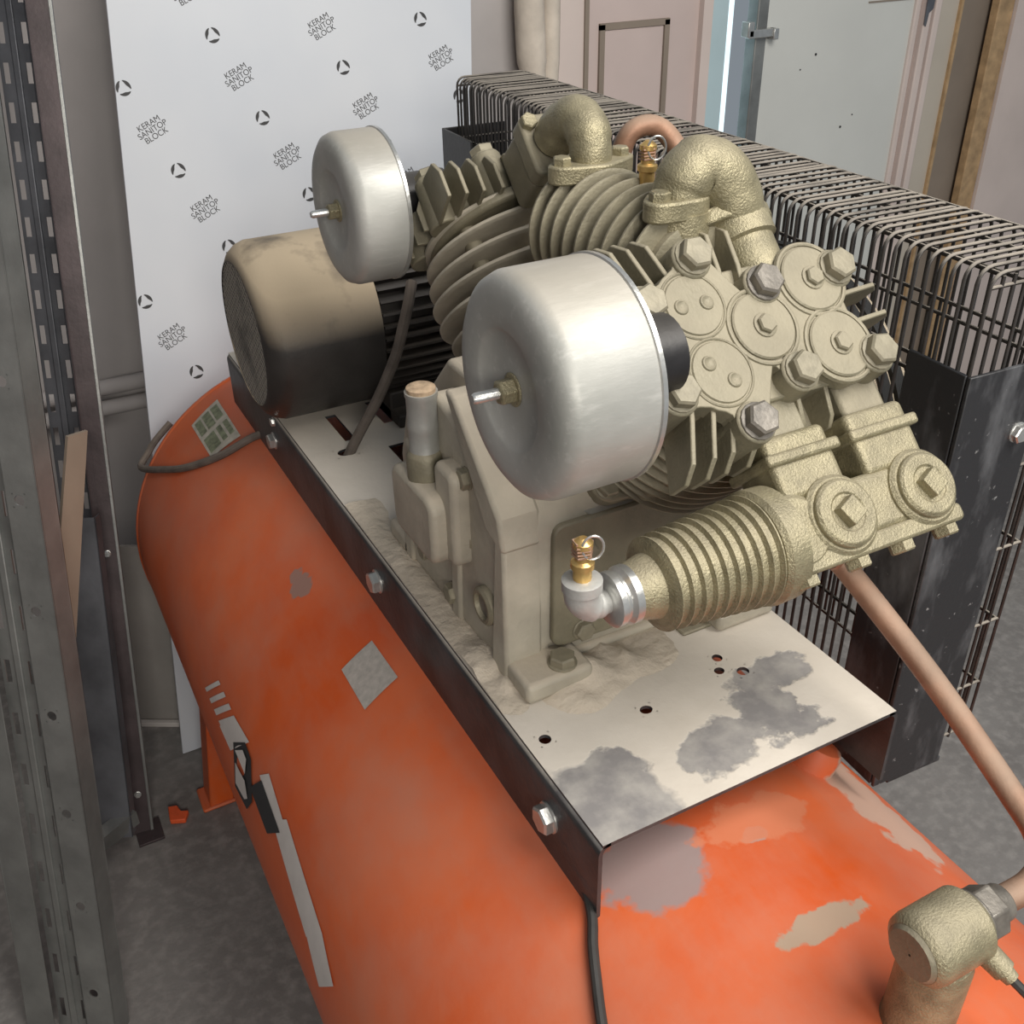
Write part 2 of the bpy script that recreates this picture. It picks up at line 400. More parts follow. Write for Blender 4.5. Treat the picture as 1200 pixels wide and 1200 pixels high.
# door 1: old panelled leaf
d = MB().box(1.126, 1.47, WY - .01, WY + .05, FZ, 1.25)
d1 = struct('door_1', d, 'door_old')
b = MB()
for x0, x1, z0, z1 in ((1.165, 1.18, FZ + .1, .372), (1.36, 1.375, FZ + .1, .372), (1.165, 1.375, .36, .375)): b.box(x0, x1, WY - .018, WY - .008, z0, z1)
obj('panel_moulding', b, 'wall_brown', d1)
obj('panel', MB().box(1.18, 1.36, WY - .014, WY - .005, FZ + .1, .36), 'door_old', d1, bev=.004)
tag(obj('door_seam', MB().box(1.116, 1.128, WY - .026, WY - .008, FZ, 1.25), 'wall_brown', d1))
struct('trim_1', MB().box(1.47, 1.50, WY - .03, WY + .1, FZ, 1.25), 'wall_pink')
struct('trim_2', MB().box(1.50, 1.558, WY - .02, WY + .1, FZ, 1.25), 'jamb_blue')
w1 = struct('window_1', MB().box(1.558, 1.64, WY + .06, WY + .08, FZ, 1.25), 'daylight')
# door 2: white sheet door with frame mouldings
d2 = struct('door_2', MB().box(1.665, 2.198, WY - .05, WY - .01, FZ, 1.25), 'door_paint')
obj('edge_strip', MB().box(1.628, 1.664, WY - .055, WY - .012, FZ, 1.25), 'galvanised', d2, bev=.003)
b = MB().box(1.59, 1.68, WY - .075, WY - .055, .315, .335).box(1.585, 1.605, WY - .075, WY - .045, .318, .355).box(1.668, 1.685, WY - .08, WY - .05, .308, .335)
obj('latch', b, 'zinc', d2, bev=.002)
obj('crease', MB().box(2.02, 2.2, WY - .053, WY - .048, .372, .376), 'wall_brown', d2)
for x, z, r in ((1.85, .255, .0035), (1.98, .05, .0035), (1.80, .22, .002), (2.02, .08, .002)):
    obj('hole', MB().cyl((x, WY - .052, z), (x, WY - .045, z), r, seg=8), 'ink', d2)
for i, (x0, x1, dy) in enumerate(((2.198, 2.218, .06), (2.218, 2.230, .05), (2.230, 2.256, .068), (2.256, 2.266, .055), (2.266, 2.29, .07))):
    struct('trim_%d' % (i + 3), MB().box(x0, x1, WY - dy, WY + .1, FZ, 1.25), 'wall_pink' if i % 2 == 0 else 'door_old', bev=.004)
b = MB()
pl = [(2.226, .40), (2.258, .40), (2.254, .345), (2.240, .335), (2.236, .30), (2.228, .305)]
b.prism(Fr((0, WY - .0685, 0), (1, 0, 0), (0, 0, 1), (0, -1, 0)), pl, 0, .003)
tag(obj('paint_chip', b, 'galvanised_dark', bpy.data.objects['trim_5']))
struct('wall_right', MB().box(2.29, 2.415, WY - .02, WY + .1, FZ, 1.25), 'wall_beige')
struct('trim_8', MB().box(2.415, 2.425, WY - .03, WY + .1, FZ, 1.25), 'wood')
struct('wall_niche', MB().box(2.425, 3.6, WY + .0, WY + .1, FZ, 1.25), 'wall_brown')
tag(obj('wooden_plank', MB().box(2.555, 2.622, WY - .05, WY - .02, FZ, 1.25), 'wood', bev=.003), 'rough brown wooden plank standing upright beside the pale wall', 'plank')
struct('wall_corner', MB().box(2.624, 3.6, WY - .06, WY - .001, FZ, 1.25), 'wall_pink')
# lagged pipes beside the board
b = MB().tube([(.945, WY - .06, .22), (.95, WY - .06, .28), (.945, WY - .06, .36), (.94, WY - .06, .55), (.94, WY - .06, 1.2)], [.01, .032, .036, .034, .034], 14, 4)
tag(obj('lagged_pipe', b, 'lagging'), 'cream wrapped pipe with a rounded lower end beside the white board', 'pipe')
b = MB().tube([(1.005, WY - .04, FZ), (1.0, WY - .04, .1), (1.01, WY - .04, .4), (1.0, WY - .04, 1.2)], .024, 12, 4)
tag(obj('riser_pipe', b, 'lagging'), 'slim cream riser pipe running down the wall to the floor', 'pipe')

# ------------------------------------------------------------------ white board leaning on the back wall
LD = Vector((.149, .244, 1)).normalized()
BK = LD.x; BU = (Vector((1, 0, 0)) - LD * BK).normalized()
BL = Vector((-.113, 1.5, -.19)) - Vector((.149, .244, 1)) * .755       # left edge, near the floor
BF = Fr(BL, BU, LD, BU.cross(LD))
board = thing('insulation_board', (BL.x + .36, BL.y, FZ), 'white printed sheet board leaning against the back wall', 'board')
def bfloor(a): return (FZ + .004 - BL.z - a * BU.z) / LD.z
bp = MB().add([BF.p(a, b, c) for c in (0, -.012) for a, b in ((0, bfloor(0)), (.723, bfloor(.723)), (.723, 2.3), (0, 2.3))], [(0, 1, 2, 3), (7, 6, 5, 4), (0, 4, 5, 1), (1, 5, 6, 2), (2, 6, 7, 3), (3, 7, 4, 0)])
obj('sheet', bp, 'white_board', board, bev=.001)
ringm = MB()
for k in range(3):
    a0 = PI / 2 + 2 * PI / 3 * k + .18; a1 = a0 + 2 * PI / 3 - .36
    vs = []; n_ = 8
    for i in range(n_ + 1):
        a = a0 + (a1 - a0) * i / n_; wdt = .0052 * math.sin(PI * (i + .35) / (n_ + .7)) + .0006
        vs += [LOC.p(.0125 * math.cos(a), .0125 * math.sin(a), .0004), LOC.p((.0125 - wdt) * math.cos(a), (.0125 - wdt) * math.sin(a), .0004)]
    ringm.add(vs, [(2 * i, 2 * i + 2, 2 * i + 3, 2 * i + 1) for i in range(n_)])
RINGM = lmesh('ring_mark', ringm, 'ink')
def text_mesh(lines, size, mat):
    cu = bpy.data.curves.new('txt', 'FONT'); cu.body = lines; cu.size = size; cu.align_x = 'CENTER'; cu.align_y = 'CENTER'; cu.space_line = .80
    o = bpy.data.objects.new('txt', cu); COL.objects.link(o); bpy.context.view_layer.update()
    me = bpy.data.meshes.new_from_object(o.evaluated_get(bpy.context.evaluated_depsgraph_get()))
    bpy.data.objects.remove(o); me.materials.clear(); me.materials.append(MATS[mat]); return me
TXT = text_mesh('KERAM\nSANITOP\nBLOCK', .0150, 'ink')
C0 = cam.matrix_world.translation - Vector((0, 0, ZP))
def bpos(a, b): return BF.p(a * math.sqrt(1 - BK * BK), b + a * BK, .0004)
for i in range(-5, 7):
    for j in range(-3, 8):
        for me, oa, ob, nm in ((RINGM, 0, 0, 'ring_print'), (TXT, .045, -.077, 'text_print')):
            a = .015 + .171 * i + .086 * j + oa; b = 1.366 + .077 * i - .155 * j + ob
            if .012 < a < .71 and .72 < b < 1.53:
                F = Fr(bpos(a, b), BF.u, BF.v, BF.n)
                rz = Matrix.Rotation(.54 if me is TXT else .3, 4, 'Z')
                inst(nm, me, board, F.m() @ rz, 1.1 if me is RINGM else 1)

# grey sheet standing behind the tank leg
G0, G1 = Vector((-.42, 1.545, FZ)), Vector((-.165, 1.40, FZ))
gu = (G1 - G0).normalized(); gl = (Vector((.02, .10, 1))).normalized()
b = MB().box(0, (G1 - G0).length, 0, .46, -.008, 0, Fr(G0, gu, gl, gu.cross(gl)))
tag(obj('fibreboard_sheet', b, 'grey_panel'), 'low grey fibreboard sheet standing on the floor behind the tank end', 'board')

b = MB().box(0, .16, 0, .012, -.012, 0, Fr((-.305, 1.462, FZ), gu, (0, 0, 1), (gu.y, -gu.x, 0)))
tag(obj('white_lath', b, 'white_vinyl', bev=.001), 'short white lath lying on the floor in front of the grey sheet', 'lath')

# ------------------------------------------------------------------ shelving uprights on the left, leaning like the board
SD = Vector((.14, .24, 1)).normalized()
def up_frame(foot, yawdeg):
    a = math.radians(yawdeg); h = Vector((math.cos(a), math.sin(a), 0)); u = (h - SD * h.dot(SD)).normalized()
    return Fr(foot, u, SD, u.cross(SD))
def upright(foot, yaw, L, mat, label, w1, w2, hole_s, slot_s, sh, group='loose shelving uprights'):
    """folded steel profile: flat face with bolt holes, a step back to a slotted web, a fold along the right edge"""
    F = up_frame(foot, yaw)
    t = thing('shelf_upright', foot, label, 'shelf post', group)
    hl = [(w1 * .42, .10 + hole_s * k, .0078, .0078, 12) for k in range(int((L - .12) / hole_s))] if hole_s else []
    obj('face', MB().sheet(F.at(-w1, 0), w1, L, hl, .0022), mat, t)
    obj('edge_fold', MB().box(-.0022, .0, 0, L, -.04, 0, F).box(-.014, 0, 0, L, -.04, -.0378, F), mat, t, bev=.0008)
    obj('step', MB().box(-w1, -w1 + .0022, 0, L, -.016, 0, F), mat, t)
    sl = [(u, .05 + slot_s * k, .0048, sh, 4) for k in range(int((L - .08) / slot_s)) for u in (.010, w2 - .010)]
    G = F.at(-w1 - w2, 0, -.014)
    obj('slotted_web', MB().sheet(G, w2, L, sl, .0022), mat, t)
    obj('web_groove', MB().box(w2 * .40, w2 * .60, 0, L, -.006, .004, G), mat, t, bev=.002)
    obj('outer_face', MB().box(-.05, 0, 0, L, .0118, .014, G).box(-.05, -.0478, 0, L, -.03, .014, G), mat, t, bev=.0008)
    return t
upright((-.472, .70, FZ), -38, 1.75, 'galvanised', 'wide galvanised upright with a row of round bolt holes, beside the tank', .052, .06, .168, .088, .019)
upright((-.350, 1.19, FZ), -25, 1.9, 'galvanised_dark', 'dark slotted steel upright with two columns of slots, behind the wide galvanised one', .014, .058, 0, .0625, .0165)
# brown-purple angle post, foot on the floor
F = up_frame((-.33, 1.13, FZ), -10)
t = thing('angle_post', (-.33, 1.13, FZ), 'brownish steel angle post with a bright screw, standing on a foot plate', 'shelf post', 'loose shelving uprights')
obj('angle', MB().box(-.036, 0, .0, 1.9, -.003, 0, F).box(-.036, -.033, 0, 1.9, -.03, 0, F), 'purple_steel', t, bev=.001)
obj('rolled_edge', MB().box(-.002, .004, .0, 1.9, -.012, .001, F), 'galvanised', t, bev=.001)
obj('foot_plate', MB().box(-.36, -.31, 1.10, 1.16, FZ, FZ + .006), 'purple_steel', t, bev=.001)
for h in (.60, .09): bolt(t, Fr(F.p(-.018, h, 0), F.u, F.v, F.n), .006, B_ZINC, 'screw')
# dark blue-grey profile and beige board strip between the posts
F = up_frame((-.385, 1.02, FZ + .08), -20)
t = thing('cross_profile', (-.385, 1.02, FZ + .08), 'dark blue-grey steel profile wedged upright between the posts', 'steel profile')
P0_, P1_ = Vector((-.392, 1.06, FZ + .09)), Vector((-.300, 1.215, -.25))
du = (P1_ - P0_).normalized(); uu = (Vector((.9, -.35, 0)) - du * Vector((.9, -.35, 0)).dot(du)).normalized()
Fx = Fr(P0_, uu, du, uu.cross(du)); Lx = (P1_ - P0_).length
obj('web', MB().box(-.03, .03, 0, Lx, -.002, 0, Fx), 'galvanised_dark', t)
obj('flange', MB().box(-.03, -.028, 0, Lx, -.03, 0, Fx).box(.028, .03, 0, Lx, -.03, 0, Fx), 'galvanised_dark', t)
Q = [(-.337, .98, -.159), (-.283, 1.03, -.01), (-.253, 1.06, -.021), (-.270, 1.05, -.072), (-.365, .97, -.366)]
nrm = Vector((.35, -.93, .1)).normalized()
t = MB(); k = len(Q); vs = [Vector(q) for q in Q] + [Vector(q) - nrm * .008 for q in Q]
t.add(vs, [tuple(range(k)), tuple(range(2 * k - 1, k - 1, -1))] + [(i, k + i, k + (i + 1) % k, (i + 1) % k) for i in range(k)])
tag(obj('beige_strip', t, 'beige_board'), 'beige board offcut wedged between the wide galvanised upright and the brownish post', 'board')
b = MB().box(0, .105, -.016, .016, 0, .003, Fr((-.44, 1.02, FZ + .115), (.88, .47, 0), (0, 0, 1), (.47, -.88, 0))).box(0, .105, .013, .016, -.025, 0, Fr((-.44, 1.02, FZ + .115), (.88, .47, 0), (0, 0, 1), (.47, -.88, 0)))
tag(obj('tie_bar', b, 'galvanised'), 'short galvanised tie bar bridging the feet of the shelf posts', 'steel bar')
b = MB().prism(Fr((-.292, 1.13, FZ + .001), (1, 0, 0), (0, 1, 0), (0, 0, 1)), [(0, .0), (.028, -.012), (.04, .01), (.026, .016), (.022, .035), (.004, .04)], 0, .012)
tag(obj('plastic_scrap', b, 'orange_scrap', bev=.002), 'torn scrap of red-orange plastic on the floor beside the brownish post', 'scrap')

# ------------------------------------------------------------------ air tank
TX, TZ, TR = .135, -.41, .345
TY0, TY1, DB = -.34, 1.29, .095
tank = thing('air_tank', (TX, .45, FZ), 'large orange enamelled horizontal air tank under the compressor', 'tank')
TF = Fr((TX, 0, TZ), (1, 0, 0), (0, 0, 1), (0, -1, 0))
def ty(y): return -y
obj('shell', MB().lathe(TF, [(TR, ty(y)) for y in (TY0, 0, .3, .6, .9, TY1)], 96, caps=False), 'orange_enamel', tank)
for y0, s in ((TY1, 1), (TY0, -1)):
    prof = [(TR * math.cos(a), ty(y0 + s * DB * math.sin(a))) for a in [i * PI / 2 / 12 for i in range(12)]] + [(.001, ty(y0 + s * DB))]
    obj('tank_end', MB().lathe(TF, prof, 96, caps=False), 'orange_enamel', tank, ang=60)
obj('weld_seam', MB().lathe(TF, [(TR - .001, ty(TY1 - .006)), (TR + .0018, ty(TY1 - .003)), (TR + .0018, ty(TY1 + .003)), (TR - .003, ty(TY1 + .008))], 96, caps=False), 'orange_enamel', tank, ang=70)
def tp(y, deg, dr=0.0):
    a = math.radians(deg); return Vector((TX + (TR + dr) * math.cos(a), y, TZ + (TR + dr) * math.sin(a)))
def tpatch(quad, mat, name, parent, dr=.0012, n=8):
    """thin film following the shell; quad = four (y, angle) corners"""
    b = MB(); g = []
    for d in (dr, -.001):
        for i in range(n + 1):
            for j in range(n + 1):
                s, t_ = i / n, j / n
                y = (quad[0][0] * (1 - s) + quad[1][0] * s) * (1 - t_) + (quad[3][0] * (1 - s) + quad[2][0] * s) * t_
                a = (quad[0][1] * (1 - s) + quad[1][1] * s) * (1 - t_) + (quad[3][1] * (1 - s) + quad[2][1] * s) * t_
                g.append(tp(y, a, d))
    m_ = (n + 1) ** 2; fs = []
    for i in range(n):
        for j in range(n):
            q = (i * (n + 1) + j, (i + 1) * (n + 1) + j, (i + 1) * (n + 1) + j + 1, i * (n + 1) + j + 1)
            fs.append(q); 
    b.add(g[:m_], fs)
    return obj(name, b, mat, parent)
def tpoly(pts, mat, name, parent, dr=.0018):
    b = MB().add([tp(y, a, dr) for y, a in pts], [tuple(range(len(pts)))]); return obj(name, b, mat, parent)
st = tpatch([(1.235, 127.5), (1.245, 116.8), (1.085, 117.0), (1.095, 127.3)], 'sticker', 'warning_sticker', tank)
for s0, s1, t0, t1 in ((.08, .30, .08, .45), (.36, .62, .08, .45), (.68, .92, .08, .42), (.08, .46, .55, .92), (.54, .70, .55, .92), (.78, .93, .55, .92)):
    def q(s, t_): return (1.238 - .145 * t_ + .006 * s, 127.4 - 10.5 * s)
    tpatch([q(s0, t0), q(s1, t0), q(s1, t1), q(s0, t1)], 'sticker_print', 'pictogram', st, .0018, 3)
w2 = tpatch([(.470, 126.3), (.472, 117.9), (.393, 117.6), (.390, 126.4)], 'worn_sticker', 'blank_sticker', tank)
for k in range(5):
    y = .752 - .0275 * k; tpatch([(y + .007 + .001 * k, 166.4), (y - .045, 158), (y - .0555 - .0015 * k, 158), (y - .003 - .001 * k, 166.4)], 'white_vinyl', 'stripe_decal', tank, n=5)
lg = tpatch([(.672, 167), (.622, 158), (.556, 156.6), (.614, 166.6)], 'white_vinyl', 'logo_decal', tank)
tpoly([(.605, 163), (.566, 158), (.535, 158.5), (.505, 166), (.525, 171), (.585, 173)], 'ink', 'emblem', lg, .002)
tpoly([(.592, 163.5), (.566, 160), (.548, 160.2), (.543, 163.5)], 'white_vinyl', 'emblem_arrow', lg, .0028)
tpoly([(.585, 166), (.540, 165), (.522, 167.5), (.535, 169.5), (.578, 171)], 'white_vinyl', 'emblem_arrow', lg, .0028)
lt = tpatch([(.50, 158), (.478, 154.6), (.40, 157), (.43, 162)], 'white_vinyl', 'letter_decal', tank)
tpatch([(.435, 160.5), (.40, 155.4), (.25, 160), (.285, 167)], 'white_vinyl', 'letter_decal', tank)
tpatch([(.520, 164), (.49, 158), (.405, 159.5), (.44, 165)], 'ink', 'letter_shadow', lt, .002)
tpatch([(.285, 166.5), (.25, 160), (.20, 164), (.235, 171)], 'white_vinyl', 'letter_decal', tank)
# legs: bent plates welded under the shell
for y in (1.16, .0):
    for s in (-1, 1):
        F = Fr((TX, y, 0), (1, 0, 0), (0, 0, 1), (0, -1, 0))
        pts = [(s * .23, -.66), (s * .30, -.61), (s * .345, FZ + .006), (s * .295, FZ + .006)]
        b = MB().prism(F, pts if s > 0 else pts[::-1], -.03, .03).box(s * .325 - .035, s * .325 + .035, FZ, FZ + .008, -.035, .035, F)
        obj('leg', b, 'orange_enamel', tank, bev=.004)
# lug on the shell under the open plate end
lf = Fr(tp(.062, 61, -.012), (math.cos(math.radians(-29)), 0, math.sin(math.radians(-29))), (0, 1, 0), (math.cos(math.radians(61)), 0, math.sin(math.radians(61))))
obj('lug', MB().lathe(lf, [(.026, 0), (.026, .031), (.023, .036), (.012, .039)], 24), 'orange_enamel', tank)
lf2 = Fr(tp(-.195, 84.5, -.01), (1, 0, 0), (0, 1, 0), (0, 0, 1))

# ------------------------------------------------------------------ mounting base: folded channel with lipped flanges
PW, PL, FH = .34, 1.20, .095
base = thing('mounting_base', (PW / 2, .55, -FH), 'black folded steel base plate, its top thick with beige dust', 'base plate')
holes = [(.128, .118, .0065, .0055, 12), (.023, .131, .006, .006, 12), (.245, .117, .0065, .006, 12), (.235, .146, .0055, .0055, 12), (.2245, .129, .0055, .005, 12), (.025, .546, .006, .008, 12),
         (.056, .758, .012, .010, 12), (.145, .715, .03, .03, 4), (.075, .835, .008, .045, 4), (.145, .855, .008, .04, 4), (.0645, .165, .007, .005, 12)]
def uniq(hs):
    out = []
    for h in hs:
        if h[2] > .001: out.append(h)
    return out
# each hole gets its own rectangle of the plate: strips between sorted rows keep the grid simple
obj('top_plate', MB().sheet(Fr((0.004, 0, 0), (1, 0, 0), (0, 1, 0), (0, 0, 1)), PW - .008, PL, [(h[0] - .004, *h[1:]) for h in uniq(holes)], .004), 'plate_paint', base)
def bend(x, s):
    """rounded shoulder joining top and flange"""
    prof = [(0, 0)] + [(math.sin(a) * .012, -.012 + math.cos(a) * .012) for a in [i * PI / 2 / 5 for i in range(6)]] + [(.012, -FH)]
    inn = [(.008, -FH)] + [(math.sin(a) * .008, -.012 + math.cos(a) * .008) for a in [PI / 2 - i * PI / 2 / 5 for i in range(6)]] + [(0, -.004)]
    pts = [(x + s * (p[0] - .012), p[1]) for p in prof + inn]
    b = MB().prism(Fr((0, 0, 0), (1, 0, 0), (0, 0, 1), (0, -1, 0)), pts if s < 0 else pts[::-1], -PL, 0)
    return b
obj('side_flange', bend(0, -1), 'plate_paint', base, ang=50)
rf = obj('side_flange', bend(PW, 1), 'plate_paint', base, ang=50)
for y, z in ((.083, -.045), (.505, -.045), (.94, -.05), (.02, -.03)):
    if y > .05: bolt(base, Fr((0, y, z), (0, 0, 1), (0, -1, 0), (-1, 0, 0)), .0135 if y < .9 else .012, B_ZINC)
# dust drifts round the pump foot
b = MB(); n = 64; m_ = 12
def drift(x, y):
    h = 0
    d = abs(x - .02) / .035; h += max(0, 1 - d) * .006 * min(1, max(0, (y - .16) / .05))
    for cx_, cy_, r, a in ((.088, .180, .042, .016), (.12, .195, .045, .012), (.17, .2, .05, .006), (.03, .25, .05, .008)):
        q = math.hypot(x - cx_, y - cy_) / r; h += a * max(0, 1 - q * q)
    return h * (.45 + 1.1 * noise.noise(Vector((x * 55, y * 55, 3))) ** 2 + .55 * (noise.noise(Vector((x * 28, y * 28, 0))) + .5)) - .0012
g = [(.004 + .225 * j / 44, .10 + .52 * i / 100) for i in range(101) for j in range(45)]
vs = [Vector((x, y, drift(x, y))) for x, y in g]
b.add(vs, [(i * 45 + j, i * 45 + j + 1, (i + 1) * 45 + j + 1, (i + 1) * 45 + j) for i in range(100) for j in range(44)
           if max(drift(*g[i * 45 + j]), drift(*g[i * 45 + j + 1]), drift(*g[(i + 1) * 45 + j + 1]), drift(*g[(i + 1) * 45 + j])) > -.0005])
tag(obj('dust_drift', b, 'dust', ang=80), 'beige dust drifted round the foot of the pump on the base plate', 'dust', kind='stuff')

# ------------------------------------------------------------------ compressor pump
KY, KZ, PX = .355, .135, .218            # crank axis and cylinder centre plane
SH = .34                                 # crank axis to head face
pump = thing('compressor_pump', (.19, KY, 0), 'dusty khaki cast two-cylinder compressor pump with ribbed heads', 'compressor')
X = Vector((1, 0, 0))
nF = Vector((0, -R2, R2)); tF = Vector((0, -R2, -R2))      # front bank: outward normal, downhill
nB = Vector((0, R2, R2)); tB = Vector((0, R2, -R2))
HF = Fr((PX, KY - SH * R2, KZ + SH * R2), X, tF, nF)
HB = Fr((PX + .012, KY + SH * R2, KZ + SH * R2), X, tB, nB)

# crankcase
YZ = Fr((0, 0, 0), (0, 1, 0), (0, 0, 1), (1, 0, 0))
prof = [(.222, .0), (.216, .165), (.222, .186), (.31, .275), (.40, .275), (.488, .186), (.494, .165), (.488, .0)]
cc = obj('crankcase', MB().prism(YZ, prof, .062, .325), 'casting_dusty_lit', pump, bev=.006, seg=3)
# left end: tapering bearing housing, ribs and mounting feet
prof2 = [(.245, .0), (.236, .15), (.30, .235), (.375, .255), (.455, .20), (.478, .14), (.472, .0)]
obj('end_housing', MB().prism(YZ, [(KY + (a - KY) * 1.0, b) for a, b in prof2][::-1], .034, .063), 'casting_dusty_lit', pump, bev=.006, seg=3)
rb = MB()
for pts, x0, x1 in (([(.218, 0), (.218, .17), (.236, .17), (.252, .0)], .028, .07), ([(.216, .155), (.222, .19), (.31, .278), (.33, .278), (.25, .165)], .026, .07),
                    ([(.33, .0), (.318, .2), (.336, .2), (.352, 0)], .03, .06), ([(.46, 0), (.44, .16), (.455, .17), (.485, 0)], .03, .06)):
    rb.prism(YZ, pts[::-1], x0, x1)
obj('rib', rb, 'casting_dusty_lit', pump, bev=.004, seg=2)
ft = MB().box(.03, .105, .176, .24, .0, .024).box(.03, .1, .47, .53, 0, .024).box(.26, .335, .176, .24, 0, .024).box(.05, .33, .215, .50, 0, .012)
obj('foot', ft, 'casting_dusty_lit', pump, bev=.006, seg=3)
bolt(pump, Fr((.078, .193, .024), X, (0, 1, 0), (0, 0, 1)), .013, B_CAST)
bolt(pump, Fr((.298, .196, .024), X, (0, 1, 0), (0, 0, 1)), .013, B_CAST)
# front inspection cover
CF = Fr((0, .2185, 0), X, (0, 0, 1), (0, -1, 0))
cv = obj('inspection_cover', MB().prism(CF, rrect(.078, .30, .028, .172, .012), .0, .008), 'casting', pump, bev=.002)
for a, b in ((.112, .140), (.112, .042), (.27, .14), (.27, .042)): bolt(cv, CF.at(a, b, .008), .0105, B_CAST)
# oil sight glass, cover bolts on the end housing
EF = Fr((.034, 0, 0), (0, -1, 0), (0, 0, 1), (-1, 0, 0))
sg = obj('oil_sight_glass', MB().lathe(EF.at(-.264, .066), [(.021, 0), (.021, .007), (.018, .0095), (.0145, .0095), (.0135, .004)], 24, caps=False).lathe(EF.at(-.264, .066), [(.0145, .003), (.0, .003)], 24, caps=False), 'casting', pump)
obj('glass', MB().lathe(EF.at(-.264, .066), [(.014, .0045), (.006, .0055), (.0005, .0057)], 20, caps=False), 'dark_bolt', sg)
for y, z, r in ((.312, .118, .0115), (.350, .026, .011), (.302, .193, .0105), (.42, .04, .01)): bolt(pump, EF.at(-y, z), r, B_CAST)
# breather block with oil filler neck
blk = obj('breather_block', MB().prism(Fr((0, 0, 0), (0, 1, 0), (0, 0, 1), (1, 0, 0)), rrect(.318, .425, .085, .165, .018)[::-1], .0, .05).prism(Fr((0, 0, 0), (0, 1, 0), (0, 0, 1), (1, 0, 0)), rrect(.30, .345, .09, .20, .012)[::-1], .016, .05), 'casting_dusty_lit', pump, bev=.007, seg=3)
nk = Fr((.022, .375, .16), X, (0, 1, 0), (0, 0, 1))
obj('filler_neck', MB().lathe(nk, [(.020, 0), (.020, .028), (.018, .032), (.016, .035)], 24), 'casting', pump)
obj('filler_tube', MB().lathe(nk, [(.0165, .03), (.0165, .034), (.0155, .036), (.0158, .058), (.0166, .062), (.0158, .066), (.0158, .092), (.0168, .095), (.0168, .099)], 24), 'aluminium', pump)
obj('filler_cork', MB().lathe(nk, [(.0145, .096), (.0148, .103), (.012, .1045)], 20), 'cork', pump)

# gasket flanges between crankcase and cylinders, then the cylinders
def cylinder(HX, n, front):
    nm = 'cylinder'
    A = Fr(HX.o - n * (SH - .128), HX.u, HX.v, HX.n)            # base of the cylinder
    L = SH - .128
    obj('gasket', MB().prism(A, rrect(-.105, .100, -.074, .074, .015), -.008, -.003), 'zinc', pump)
    c = obj(nm, MB().prism(A, rrect(-.095, .095, -.07, .07, .02), -.004, .014).lathe(A, [(.072, .01), (.072, L - .05)], 40), 'casting' if front else 'casting_dusty_lit', pump, bev=.003)
    for a, b in ((-.08, -.055), (-.08, .055), (.08, -.055), (.08, .055)): bolt(c, A.at(a, b, .014), .0105, B_CAST, 'nut')
    nf = 9 if front else 7
    r = .104
    th = .0032 if front else .0046
    fm = lmesh('cooling_fin', MB().lathe(LOC, [(.06, -th * 1.2), (r - .006, -th * .75), (r - .0015, -th * .55), (r, -th * .3), (r, th * .3), (r - .0015, th * .55), (r - .006, th * .75), (.06, th * 1.2)], 64), 'casting' if front else 'casting_dusty_lit', 50)  # rear fins take the paler casting to make up for light they lack
    for k in range(nf):
        h = .022 + (L - .075) * k / (nf - 1)
        sx = (1 if k > 2 else .86 + .05 * k) if front else (1.02, 1.14, 1.20, 1.20, 1.16, 1.11, 1.06)[k]
        inst('cooling_fin', fm, c, A.at(-.004 * (sx > 1.03), 0, h).m(), (sx, 1 if front else (.9, .95, 1, 1, 1, 1, 1)[k], 1))
    for a in (.9, 2.2, 3.6, 5.2):
        bs_ = MB().cyl(A.p(.088 * math.cos(a), .088 * math.sin(a), .03), A.p(.088 * math.cos(a), .088 * math.sin(a), L - .052), .0105, seg=12)
        obj('stud_boss', bs_, 'casting', c)
    return c
cylinder(HF, nF, True); cylinder(HB, nB, False)

# heads
PLUG = [(-.058, -.030, 0), (-.058, .028, 0), (-.003, 0, 1), (.062, -.030, 1), (.062, .030, 1)]
BOLTS = [(-.044, -.068), (.011, -.034), (.088, -.034), (.092, .046), (.012, .044), (-.047, .074), (-.104, .037), (-.101, -.037)]
def lobes(circs, k=96):
    pts = []
    for i in range(k):
        a = 2 * PI * i / k; dx, dy = math.cos(a), math.sin(a); best = .02
        for cx, cy, r in circs:
            b = cx * dx + cy * dy; disc = b * b - (cx * cx + cy * cy - r * r)
            if disc >= 0: best = max(best, b + math.sqrt(disc))
        pts.append((best * dx, best * dy))
    out = []
    for i in range(k):     # soften the notches between lobes
        p0, p1, p2 = pts[i - 1], pts[i], pts[(i + 1) % k]; out.append(((p0[0] + 2 * p1[0] + p2[0]) / 4, (p0[1] + 2 * p1[1] + p2[1]) / 4))
    return out
pl0 = MB().lathe(LOC, [(1.03, -.1), (1.03, .02), (.985, .06), (.93, .06), (.90, .0), (.86, .075), (.05, .085)], 40)
PD = pl0
PLUG_HEX = lmesh('plug_hex', MB().lathe(LOC, [(1.05, -.1), (1.07, .05), (1.12, .07), (1.18, .05), (1.22, -.05)], 40, caps=False).lathe(LOC, [(1.02, -.1), (1.02, .06), (.97, .10), (.05, .11)], 40).prism(LOC, ngon(.30, 6, .3), .1, .26).prism(LOC, ngon(.30, 6, .3), .26, .31, .85).lathe(LOC, [(.37, .1), (.37, .15), (.33, .17)], 20), 'casting')
dm_ = MB().lathe(LOC, [(1.05, -.1), (1.07, .03), (1.11, .05), (1.15, .03), (1.18, -.05)], 40, caps=False).lathe(LOC, [(1.02, -.1), (1.02, .0), (.98, .05), (.05, .05)], 40)
for s in (-1, 1):
    F = Fr((.42 * s, .22 * -s, .052 - ZP), (1, 0, 0), (0, 1, 0), (0, 0, 1))
    dm_.lathe(F, [(.27, -.02), (.23, .045), (.19, .06), (.15, .04), (.08, .012), (.01, .008)], 16, caps=False)
PLUG_DIM = lmesh('plug_dimple', dm_, 'casting')
